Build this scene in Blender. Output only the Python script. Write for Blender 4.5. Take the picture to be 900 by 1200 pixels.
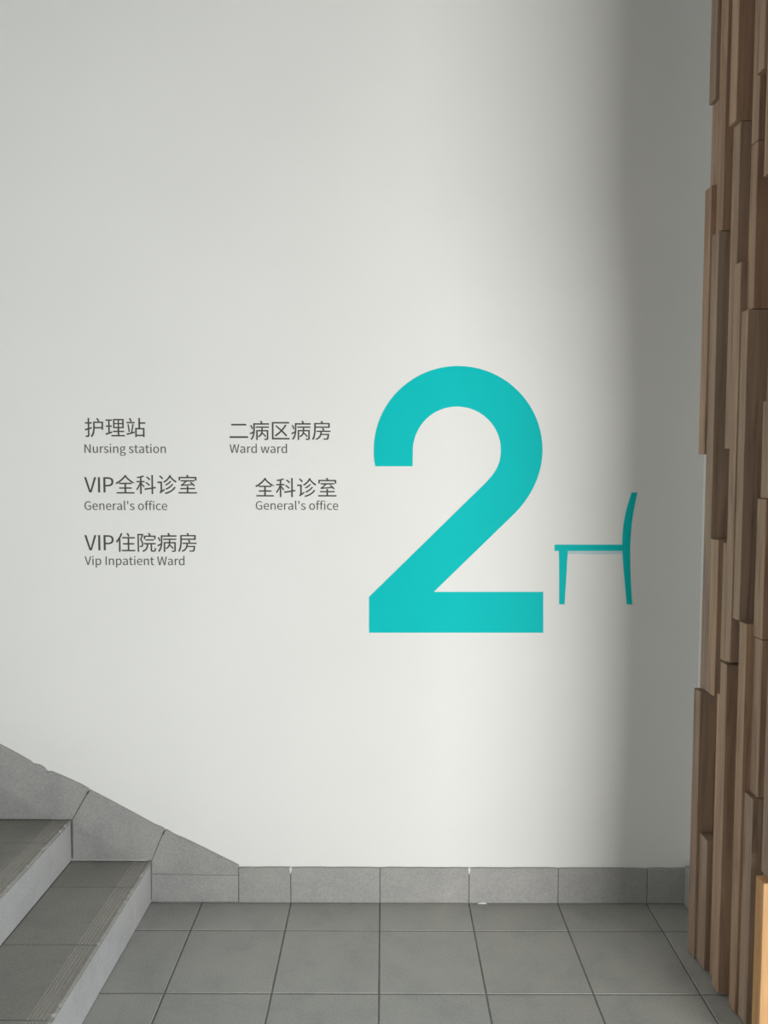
import bpy, bmesh, math, random
from mathutils import Vector, Matrix

for o in list(bpy.data.objects):
    bpy.data.objects.remove(o)
scene = bpy.context.scene
C = scene.collection
random.seed(7)

# metres; the sign wall is the plane y = 0, the camera stands at y < 0, z is up
CAM_F=927.62; CAM_PITCH=0.05969; CAM_H=1.4761; CAM_D=2.5944; CAM_ROLL=0.00262
TILE=0.3; JOINT_X=-0.0107; JOINT_Y=0.1664

# ------------------------------------------------------------------ camera
cam_data = bpy.data.cameras.new('camera')
cam = bpy.data.objects.new('camera', cam_data)
C.objects.link(cam)
cam_data.sensor_fit = 'VERTICAL'
cam_data.sensor_height = 36.0
cam_data.lens = CAM_F * 36.0 / 1200.0
cam_data.clip_start = 0.05
cam.matrix_world = (Matrix.Translation((0, -CAM_D, CAM_H)) @ Matrix.Rotation(math.pi / 2 - CAM_PITCH, 4, 'X')
                    @ Matrix.Rotation(CAM_ROLL, 4, 'Z'))
scene.camera = cam

# ------------------------------------------------------------------ world, window light, exposure
ROOM_L, ROOM_R, ROOM_F, ROOM_H = -3.2, 4.7, -3.85, 4.40
world = bpy.data.worlds.new('world')
scene.world = world
world.use_nodes = True
bg = world.node_tree.nodes['Background']
bg.inputs[0].default_value = (0.90, 0.94, 1.0, 1)
bg.inputs[1].default_value = 0.25

def window_light(name, loc, rot, sx, sy, power, col):
    d = bpy.data.lights.new(name, 'AREA')
    d.shape = 'RECTANGLE'
    d.size, d.size_y = sx, sy
    d.energy = power
    d.color = col
    o = bpy.data.objects.new(name, d)
    C.objects.link(o)
    o.location = loc
    o.rotation_euler = rot
    return o

WIN1 = (1.47, 4.10, 0.04, 1.62)        # x0 x1 z0 z1 in the wall behind the camera
FILL_WIN = (-3.6, -2.5, 0.85, 1.85)          # y0 y1 z0 z1 of an added fill-light window, left wall behind the camera
WIN2 = (-3.3, -1.5, 0.75, 2.35)        # y0 y1 z0 z1 in the wall far to the right
window_light('daylight_window_front', ((WIN1[0] + WIN1[1]) / 2, ROOM_F + 0.02, (WIN1[2] + WIN1[3]) / 2),
             (math.pi / 2, 0, 0), WIN1[1] - WIN1[0], WIN1[3] - WIN1[2], 215, (1.0, 0.988, 0.965))
window_light('daylight_window_right', (ROOM_R - 0.02, (WIN2[0] + WIN2[1]) / 2, (WIN2[2] + WIN2[3]) / 2),
             (math.pi / 2, 0, math.pi / 2), WIN2[1] - WIN2[0], WIN2[3] - WIN2[2], 64, (0.62, 0.79, 1.0))
window_light('added_fill_light_left', (ROOM_L + 0.02, (FILL_WIN[0] + FILL_WIN[1]) / 2, (FILL_WIN[2] + FILL_WIN[3]) / 2),
             (math.pi / 2, 0, -math.pi / 2), FILL_WIN[1] - FILL_WIN[0], FILL_WIN[3] - FILL_WIN[2], 57, (1.0, 0.992, 0.955))  # added fill lamp, lifts the shaded right wall and slat sides

vs = scene.view_settings
vs.view_transform = 'Standard'
vs.look = 'None'
vs.exposure = 0.0
vs.gamma = 1.0
vs.use_curve_mapping = False

# ------------------------------------------------------------------ materials
def new_mat(name):
    m = bpy.data.materials.new(name)
    m.use_nodes = True
    nt = m.node_tree
    return m, nt, nt.nodes['Principled BSDF']

def node(nt, kind, **inputs):
    n = nt.nodes.new(kind)
    for k, v in inputs.items():
        n.inputs[k].default_value = v
    return n

def ramp(nt, fac, stops):
    r = nt.nodes.new('ShaderNodeValToRGB')
    el = r.color_ramp.elements
    el[0].position, el[0].color = stops[0][0], (*stops[0][1], 1)
    el[1].position, el[1].color = stops[-1][0], (*stops[-1][1], 1)
    for pos, col in stops[1:-1]:
        e = el.new(pos)
        e.color = (*col, 1)
    nt.links.new(fac, r.inputs[0])
    return r.outputs[0]

def mult(nt, a, b, fac=1.0):
    m = nt.nodes.new('ShaderNodeMix')
    m.data_type = 'RGBA'
    m.blend_type = 'MULTIPLY'
    m.inputs[0].default_value = fac
    nt.links.new(a, m.inputs[6])
    nt.links.new(b, m.inputs[7])
    return m.outputs[2]

def bump(nt, height, bsdf, strength, dist):
    b = nt.nodes.new('ShaderNodeBump')
    b.inputs['Strength'].default_value = strength
    b.inputs['Distance'].default_value = dist
    nt.links.new(height, b.inputs['Height'])
    nt.links.new(b.outputs[0], bsdf.inputs['Normal'])

def world_pos(nt):
    return nt.nodes.new('ShaderNodeNewGeometry').outputs['Position']

def paint_material():
    m, nt, b = new_mat('white_wall_paint')
    pos = world_pos(nt)
    n1 = node(nt, 'ShaderNodeTexNoise', Scale=1.6, Detail=5.0)
    n2 = node(nt, 'ShaderNodeTexNoise', Scale=120.0, Detail=3.0)
    nt.links.new(pos, n1.inputs['Vector'])
    nt.links.new(pos, n2.inputs['Vector'])
    c = ramp(nt, n1.outputs[0], [(0.25, (0.760, 0.766, 0.742)), (0.75, (0.798, 0.802, 0.780))])
    nt.links.new(c, b.inputs['Base Color'])
    b.inputs['Roughness'].default_value = 0.75
    b.inputs['Specular IOR Level'].default_value = 0.25
    bump(nt, n2.outputs[0], b, 0.05, 0.002)
    return m

def tile_material(name, base, rough=0.55):
    m, nt, b = new_mat(name)
    pos = world_pos(nt)
    info = nt.nodes.new('ShaderNodeObjectInfo')
    big = node(nt, 'ShaderNodeTexNoise', Scale=7.0, Detail=6.0, Roughness=0.65)
    fine = node(nt, 'ShaderNodeTexNoise', Scale=230.0, Detail=3.0, Roughness=0.7)
    for n in (big, fine):
        nt.links.new(pos, n.inputs['Vector'])
    c0 = ramp(nt, big.outputs[0], [(0.28, tuple(v * 0.86 for v in base)), (0.5, base),
                                   (0.75, tuple(v * k for v, k in zip(base, (1.10, 1.08, 1.05))))])
    c1 = ramp(nt, fine.outputs[0], [(0.33, (0.76, 0.76, 0.76)), (0.67, (1.04, 1.04, 1.04))])
    c2 = ramp(nt, info.outputs['Random'], [(0.0, (0.92, 0.92, 0.91)), (1.0, (1.0, 1.0, 1.0))])
    nt.links.new(mult(nt, mult(nt, c0, c1), c2), b.inputs['Base Color'])
    b.inputs['Roughness'].default_value = rough
    b.inputs['Specular IOR Level'].default_value = 0.4
    bump(nt, fine.outputs[0], b, 0.12, 0.001)
    return m

def wood_material(name='reclaimed_brown_timber', cols=((0.22, 0.138, 0.095), (0.385, 0.265, 0.180), (0.50, 0.355, 0.245))):
    m, nt, b = new_mat(name)
    info = nt.nodes.new('ShaderNodeObjectInfo')
    pos = world_pos(nt)
    shift = nt.nodes.new('ShaderNodeVectorMath')
    shift.operation = 'SCALE'
    comb = nt.nodes.new('ShaderNodeCombineXYZ')
    for k in range(3):
        nt.links.new(info.outputs['Random'], comb.inputs[k])
    nt.links.new(comb.outputs[0], shift.inputs[0])
    shift.inputs['Scale'].default_value = 37.0
    add = nt.nodes.new('ShaderNodeVectorMath')
    nt.links.new(pos, add.inputs[0])
    nt.links.new(shift.outputs[0], add.inputs[1])
    mp = nt.nodes.new('ShaderNodeMapping')
    mp.inputs['Scale'].default_value = (46.0, 46.0, 2.6)
    nt.links.new(add.outputs[0], mp.inputs['Vector'])
    g = node(nt, 'ShaderNodeTexNoise', Scale=1.0, Detail=7.0, Roughness=0.6, Distortion=0.8)
    nt.links.new(mp.outputs[0], g.inputs['Vector'])
    mp2 = nt.nodes.new('ShaderNodeMapping')
    mp2.inputs['Scale'].default_value = (9.0, 9.0, 1.1)
    nt.links.new(add.outputs[0], mp2.inputs['Vector'])
    g2 = node(nt, 'ShaderNodeTexNoise', Scale=1.0, Detail=3.0)
    nt.links.new(mp2.outputs[0], g2.inputs['Vector'])
    c0 = ramp(nt, g.outputs[0], [(0.25, cols[0]), (0.5, cols[1]), (0.78, cols[2])])
    c1 = info.outputs['Color']
    c2 = ramp(nt, g2.outputs[0], [(0.3, (0.82, 0.82, 0.84)), (0.7, (1.0, 1.0, 1.0))])
    nt.links.new(mult(nt, mult(nt, c0, c1), c2), b.inputs['Base Color'])
    b.inputs['Roughness'].default_value = 0.6
    b.inputs['Specular IOR Level'].default_value = 0.3
    bump(nt, g.outputs[0], b, 0.25, 0.002)
    return m

def plain_material(name, col, rough=0.6, spec=0.3, vary=0.05, scale=30.0):
    m, nt, b = new_mat(name)
    n = node(nt, 'ShaderNodeTexNoise', Scale=scale, Detail=3.0)
    nt.links.new(world_pos(nt), n.inputs['Vector'])
    c = ramp(nt, n.outputs[0], [(0.3, tuple(v * (1 - vary) for v in col)), (0.7, tuple(min(1, v * (1 + vary)) for v in col))])
    nt.links.new(c, b.inputs['Base Color'])
    b.inputs['Roughness'].default_value = rough
    b.inputs['Specular IOR Level'].default_value = spec
    return m

M_PAINT = paint_material()
M_HALL = plain_material('grey_hall_paint', (0.22, 0.225, 0.225), 0.8, 0.2, 0.03, 3)
M_TILE = tile_material('grey_floor_tile', (0.43, 0.43, 0.404))
M_TREAD = tile_material('worn_tread_tile', (0.345, 0.335, 0.305))
M_GROOVE_LIT = plain_material('lit_groove_paint', (0.50, 0.475, 0.42), 0.9, 0.1, 0.15, 200)  # painted light: pale groove floors stand in for lit groove sides
M_WOOD_LIT = wood_material('lit_honey_timber', ((0.30, 0.155, 0.065), (0.50, 0.29, 0.13), (0.66, 0.43, 0.21)))  # lighter honey copy of the timber, window light painted into one slat
M_SKIRT = tile_material('grey_skirting_tile', (0.395, 0.395, 0.385), 0.5)
M_RISER = tile_material('pale_riser_tile', (0.46, 0.46, 0.455), 0.45)
M_GROUT = plain_material('dark_grout', (0.20, 0.20, 0.19), 0.9, 0.1, 0.12)
M_CORE = plain_material('worn_concrete', (0.30, 0.265, 0.22), 0.9, 0.1, 0.2, 60)
M_WOOD = wood_material()
M_TEAL = plain_material('teal_vinyl', (0.004, 0.520, 0.520), 0.6, 0.08, 0.015, 6)
M_PALE = plain_material('pale_shadow_print', (0.50, 0.66, 0.68), 0.6, 0.2, 0.05, 20)
M_INK = plain_material('dark_grey_vinyl', (0.075, 0.075, 0.068), 0.6, 0.2, 0.03)
M_INK2 = plain_material('mid_grey_vinyl', (0.105, 0.105, 0.098), 0.6, 0.2, 0.03)
M_FRAME = plain_material('white_window_frame', (0.75, 0.76, 0.76), 0.4, 0.4, 0.02)
M_GLASS, _nt, _b = new_mat('window_glass')
_b.inputs['Base Color'].default_value = (0.95, 0.98, 1.0, 1)
_b.inputs['Transmission Weight'].default_value = 1.0
_b.inputs['Roughness'].default_value = 0.02

# ------------------------------------------------------------------ mesh helpers
def link(name, me, mat, parent=None):
    if mat is not None and not me.materials:
        me.materials.append(mat)
    o = bpy.data.objects.new(name, me)
    C.objects.link(o)
    if parent is not None:
        o.parent = parent
    return o

def thing(name, label, cat, loc=(0, 0, 0), group=None):
    o = bpy.data.objects.new(name, None)
    C.objects.link(o)
    o.location = loc
    o.empty_display_size = 0.05
    o['label'] = label
    o['category'] = cat
    if group:
        o['group'] = group
    return o

def bevel_box_mesh(name, x0, x1, y0, y1, z0, z1, bev=0.0):
    bm = bmesh.new()
    bmesh.ops.create_cube(bm, size=1.0)
    for v in bm.verts:
        v.co = Vector((x0 + (v.co.x + 0.5) * (x1 - x0), y0 + (v.co.y + 0.5) * (y1 - y0), z0 + (v.co.z + 0.5) * (z1 - z0)))
    if bev > 0:
        bmesh.ops.bevel(bm, geom=list(bm.edges), offset=bev, segments=1, affect='EDGES')
    bmesh.ops.recalc_face_normals(bm, faces=list(bm.faces))
    me = bpy.data.meshes.new(name)
    bm.to_mesh(me)
    bm.free()
    return me

def box(name, x0, x1, y0, y1, z0, z1, mat, parent=None, bev=0.0):
    return link(name, bevel_box_mesh(name, x0, x1, y0, y1, z0, z1, bev), mat, parent)

def prism_xz(name, pts, y0, y1, mat, parent=None, bev=0.0):
    """closed outline in the x-z plane, solid from y0 (front) to y1 (back)"""
    bm = bmesh.new()
    vs_ = [bm.verts.new((x, y0, z)) for x, z in pts]
    f = bm.faces.new(vs_)
    r = bmesh.ops.extrude_face_region(bm, geom=[f])
    for v in r['geom']:
        if isinstance(v, bmesh.types.BMVert):
            v.co.y = y1
    bmesh.ops.recalc_face_normals(bm, faces=list(bm.faces))
    if bev > 0:
        ed = [e for e in bm.edges if all(abs(v.co.y - y0) < 1e-6 for v in e.verts)]
        bmesh.ops.bevel(bm, geom=ed, offset=bev, segments=1, affect='EDGES')
    me = bpy.data.meshes.new(name)
    bm.to_mesh(me)
    bm.free()
    return link(name, me, mat, parent)

def vinyl(name, contours, mat, parent, depth=0.0006):
    """cut-out lettering film on the wall: contours in wall metres (x, z), holes allowed"""
    cu = bpy.data.curves.new(name, 'CURVE')
    cu.dimensions = '2D'
    cu.fill_mode = 'BOTH'
    cu.extrude = depth / 2
    for c in contours:
        sp = cu.splines.new('POLY')
        sp.points.add(len(c) - 1)
        for q, (x, z) in zip(sp.points, c):
            q.co = (x, z, 0, 1)
        sp.use_cyclic_u = True
    tmp = bpy.data.objects.new(name, cu)
    C.objects.link(tmp)
    me = bpy.data.meshes.new_from_object(tmp.evaluated_get(bpy.context.evaluated_depsgraph_get()))
    bpy.data.objects.remove(tmp)
    bpy.data.curves.remove(cu)
    me.name = name
    me.transform(Matrix.Translation((0, -depth / 2 - 0.0002, 0)) @ Matrix.Rotation(math.pi / 2, 4, 'X'))
    me.materials.clear()
    return link(name, me, mat, parent)

def structure(o):
    o['kind'] = 'structure'
    return o

# ------------------------------------------------------------------ measured outlines (metres on the wall; glyphs in font units)
GLYPHS={"护":[[[66,294],[66,223],[19,223],[19,198],[66,198],[66,123],[13,108],[21,82],[66,96],[66,5],[64,0],[60,-1],[25,-1],[33,-27],[62,-26],[79,-22],[89,-12],[91,5],[91,104],[134,117],[130,141],[91,130],[91,198],[132,198],[132,223],[91,223],[91,294]],[[207,284],[216,271],[226,258],[234,245],[239,234],[157,234],[157,140],[155,103],[149,63],[136,25],[113,-10],[134,-29],[157,4],[171,41],[179,80],[182,118],[298,118],[298,96],[324,96],[324,234],[240,234],[264,244],[250,268],[230,293]],[[298,143],[183,143],[183,210],[298,210]]],"理":[[[167,189],[220,189],[220,144],[167,144]],[[243,189],[297,189],[297,144],[243,144]],[[167,255],[220,255],[220,210],[167,210]],[[243,255],[297,255],[297,210],[243,210]],[[111,8],[111,-16],[339,-16],[339,8],[245,8],[245,56],[327,56],[327,80],[245,80],[245,121],[322,121],[322,278],[143,278],[143,121],[218,121],[218,80],[138,80],[138,56],[218,56],[218,8]],[[12,35],[19,8],[128,45],[123,70],[85,57],[85,145],[120,145],[120,169],[85,169],[85,246],[125,246],[125,270],[16,270],[16,246],[60,246],[60,169],[20,169],[20,145],[60,145],[60,49]]],"站":[[[20,228],[20,204],[157,204],[157,228]],[[34,184],[40,152],[45,119],[49,87],[51,58],[73,62],[71,91],[67,123],[61,156],[55,188]],[[61,285],[85,232],[109,240],[99,265],[84,292]],[[116,192],[111,157],[106,119],[99,82],[92,50],[16,33],[23,7],[155,41],[153,65],[115,56],[140,187]],[[164,127],[164,-28],[189,-28],[189,-11],[295,-11],[295,-26],[321,-26],[321,127],[247,127],[247,196],[336,196],[336,222],[247,222],[247,294],[220,294],[220,127]],[[189,14],[189,102],[295,102],[295,14]]],"全":[[[173,298],[141,257],[102,220],[57,187],[9,162],[27,140],[69,164],[69,141],[161,141],[161,87],[71,87],[71,63],[161,63],[161,6],[27,6],[27,-18],[325,-18],[325,6],[189,6],[189,63],[283,63],[283,87],[189,87],[189,141],[283,141],[283,165],[324,139],[342,161],[300,185],[261,212],[224,243],[190,278],[196,287]],[[70,165],[99,185],[127,208],[152,233],[175,259],[200,232],[227,207],[254,185],[283,165]]],"科":[[[176,255],[192,243],[208,230],[222,217],[232,205],[250,222],[239,234],[225,246],[209,259],[193,270]],[[162,163],[180,151],[197,138],[212,124],[224,112],[242,129],[229,141],[214,154],[196,167],[179,179]],[[130,289],[107,281],[79,273],[49,266],[19,261],[26,241],[74,248],[74,195],[15,195],[15,171],[71,171],[59,140],[44,110],[27,82],[10,60],[23,36],[37,55],[50,77],[63,102],[74,128],[74,-27],[100,-27],[100,136],[133,83],[149,104],[100,164],[100,171],[152,171],[152,195],[100,195],[100,254],[146,268]],[[148,67],[152,41],[267,60],[267,-27],[293,-27],[293,65],[338,72],[334,96],[293,90],[293,294],[267,294],[267,85]]],"诊":[[[46,271],[60,258],[75,245],[88,232],[97,220],[116,239],[105,250],[92,263],[77,276],[63,288]],[[232,196],[215,178],[193,161],[170,146],[146,134],[163,117],[188,130],[212,147],[234,166],[253,187]],[[265,147],[243,122],[216,100],[185,80],[152,65],[169,45],[203,63],[235,85],[263,110],[286,138]],[[301,97],[274,61],[237,33],[191,10],[138,-5],[153,-28],[209,-10],[256,16],[296,48],[325,87]],[[16,184],[16,159],[69,159],[69,37],[62,14],[50,0],[66,-18],[72,-12],[83,-3],[105,13],[143,40],[134,62],[95,35],[95,184]],[[224,295],[205,263],[181,232],[150,205],[116,183],[133,164],[161,182],[187,203],[209,227],[229,253],[250,228],[274,204],[299,183],[324,167],[343,188],[316,204],[288,225],[263,249],[242,274],[248,287]]],"室":[[[52,76],[52,53],[161,53],[161,6],[21,6],[21,-18],[331,-18],[331,6],[188,6],[188,53],[300,53],[300,76],[188,76],[188,112],[161,112],[161,76]],[[67,106],[78,109],[105,112],[162,117],[261,125],[281,102],[301,117],[288,132],[271,148],[252,165],[232,181],[213,168],[242,144],[106,134],[165,185],[292,185],[292,208],[61,208],[61,185],[131,185],[116,171],[102,159],[90,149],[83,143],[70,134],[59,130]],[[152,290],[166,263],[25,263],[25,201],[50,201],[50,239],[299,239],[299,201],[326,201],[326,263],[195,263],[178,298]]],"住":[[[192,287],[201,272],[209,257],[216,242],[221,229],[246,239],[241,252],[234,266],[225,281],[216,296]],[[100,293],[83,253],[62,216],[38,182],[13,153],[28,127],[63,168],[63,-27],[89,-27],[89,210],[99,228],[108,247],[117,266],[125,285]],[[110,9],[110,-16],[337,-16],[337,9],[238,9],[238,98],[321,98],[321,123],[238,123],[238,201],[332,201],[332,225],[119,225],[119,201],[212,201],[212,123],[131,123],[131,98],[212,98],[212,9]]],"院":[[[163,188],[163,165],[304,165],[304,188]],[[136,125],[136,101],[185,101],[179,64],[166,34],[143,11],[105,-7],[121,-28],[162,-7],[188,21],[203,57],[210,101],[247,101],[247,9],[253,-17],[277,-24],[309,-24],[322,-21],[331,-12],[336,5],[339,34],[316,44],[314,7],[306,-1],[281,-1],[274,1],[272,9],[272,101],[334,101],[334,125]],[[205,289],[224,251],[134,251],[134,189],[159,189],[159,228],[307,228],[307,189],[332,189],[332,251],[245,251],[252,253],[229,297]],[[28,280],[28,-27],[51,-27],[51,256],[98,256],[70,177],[85,157],[95,138],[100,121],[102,105],[100,90],[94,81],[83,78],[63,78],[69,55],[93,56],[111,62],[122,78],[125,103],[124,120],[119,139],[109,158],[93,180],[129,271],[111,281],[107,280]]],"病":[[[17,217],[26,200],[34,182],[40,165],[44,151],[65,161],[61,176],[54,193],[46,210],[37,226]],[[119,141],[119,-28],[143,-28],[143,118],[205,118],[201,96],[192,75],[175,54],[147,36],[164,19],[184,32],[200,46],[212,61],[220,77],[235,63],[249,48],[261,34],[271,22],[289,36],[277,50],[261,67],[244,83],[227,99],[229,118],[297,118],[297,2],[296,-2],[291,-4],[251,-4],[259,-27],[290,-26],[310,-23],[320,-14],[322,2],[322,141],[230,141],[230,177],[332,177],[332,200],[111,200],[111,177],[206,177],[206,141]],[[183,290],[195,255],[71,255],[71,150],[70,118],[12,89],[21,65],[68,91],[62,64],[53,38],[40,13],[22,-11],[41,-28],[70,12],[86,59],[94,106],[96,150],[96,230],[336,230],[336,255],[225,255],[210,295]]],"房":[[[176,168],[197,130],[85,130],[85,108],[152,108],[145,70],[132,38],[108,12],[69,-8],[84,-27],[116,-12],[140,7],[156,30],[168,56],[272,56],[266,16],[259,-1],[246,-4],[200,-1],[207,-23],[256,-24],[270,-22],[280,-16],[286,-7],[291,9],[295,33],[299,66],[300,77],[173,77],[178,108],[322,108],[322,130],[202,130],[222,138],[199,176]],[[155,287],[167,259],[48,259],[48,176],[47,131],[42,81],[31,31],[11,-15],[35,-27],[55,21],[67,74],[73,128],[74,176],[74,177],[310,177],[310,259],[196,259],[181,294]],[[74,237],[284,237],[284,200],[74,200]]],"二":[[[49,244],[49,216],[301,216],[301,244]],[[20,36],[20,7],[331,7],[331,36]]],"区":[[[325,275],[34,275],[34,-18],[333,-18],[333,8],[60,8],[60,250],[325,250]],[[91,205],[177,129],[154,107],[130,87],[105,69],[79,52],[100,32],[125,49],[149,69],[172,89],[195,112],[217,90],[238,69],[255,50],[270,32],[292,51],[276,69],[257,89],[236,109],[213,131],[232,153],[249,175],[266,199],[281,223],[256,233],[243,211],[228,189],[212,168],[194,148],[110,220]]],"V":[[[82,0],[120,0],[201,257],[168,257],[127,118],[102,33],[101,33],[76,118],[34,257],[0,257]]],"I":[[[35,0],[68,0],[68,257],[35,257]]],"P":[[[35,0],[68,0],[68,102],[110,102],[148,107],[178,121],[198,146],[204,181],[198,217],[178,240],[148,253],[109,257],[35,257]],[[68,129],[68,230],[104,230],[134,228],[155,220],[168,205],[172,181],[168,158],[156,141],[135,132],[106,129]]]}
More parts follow.
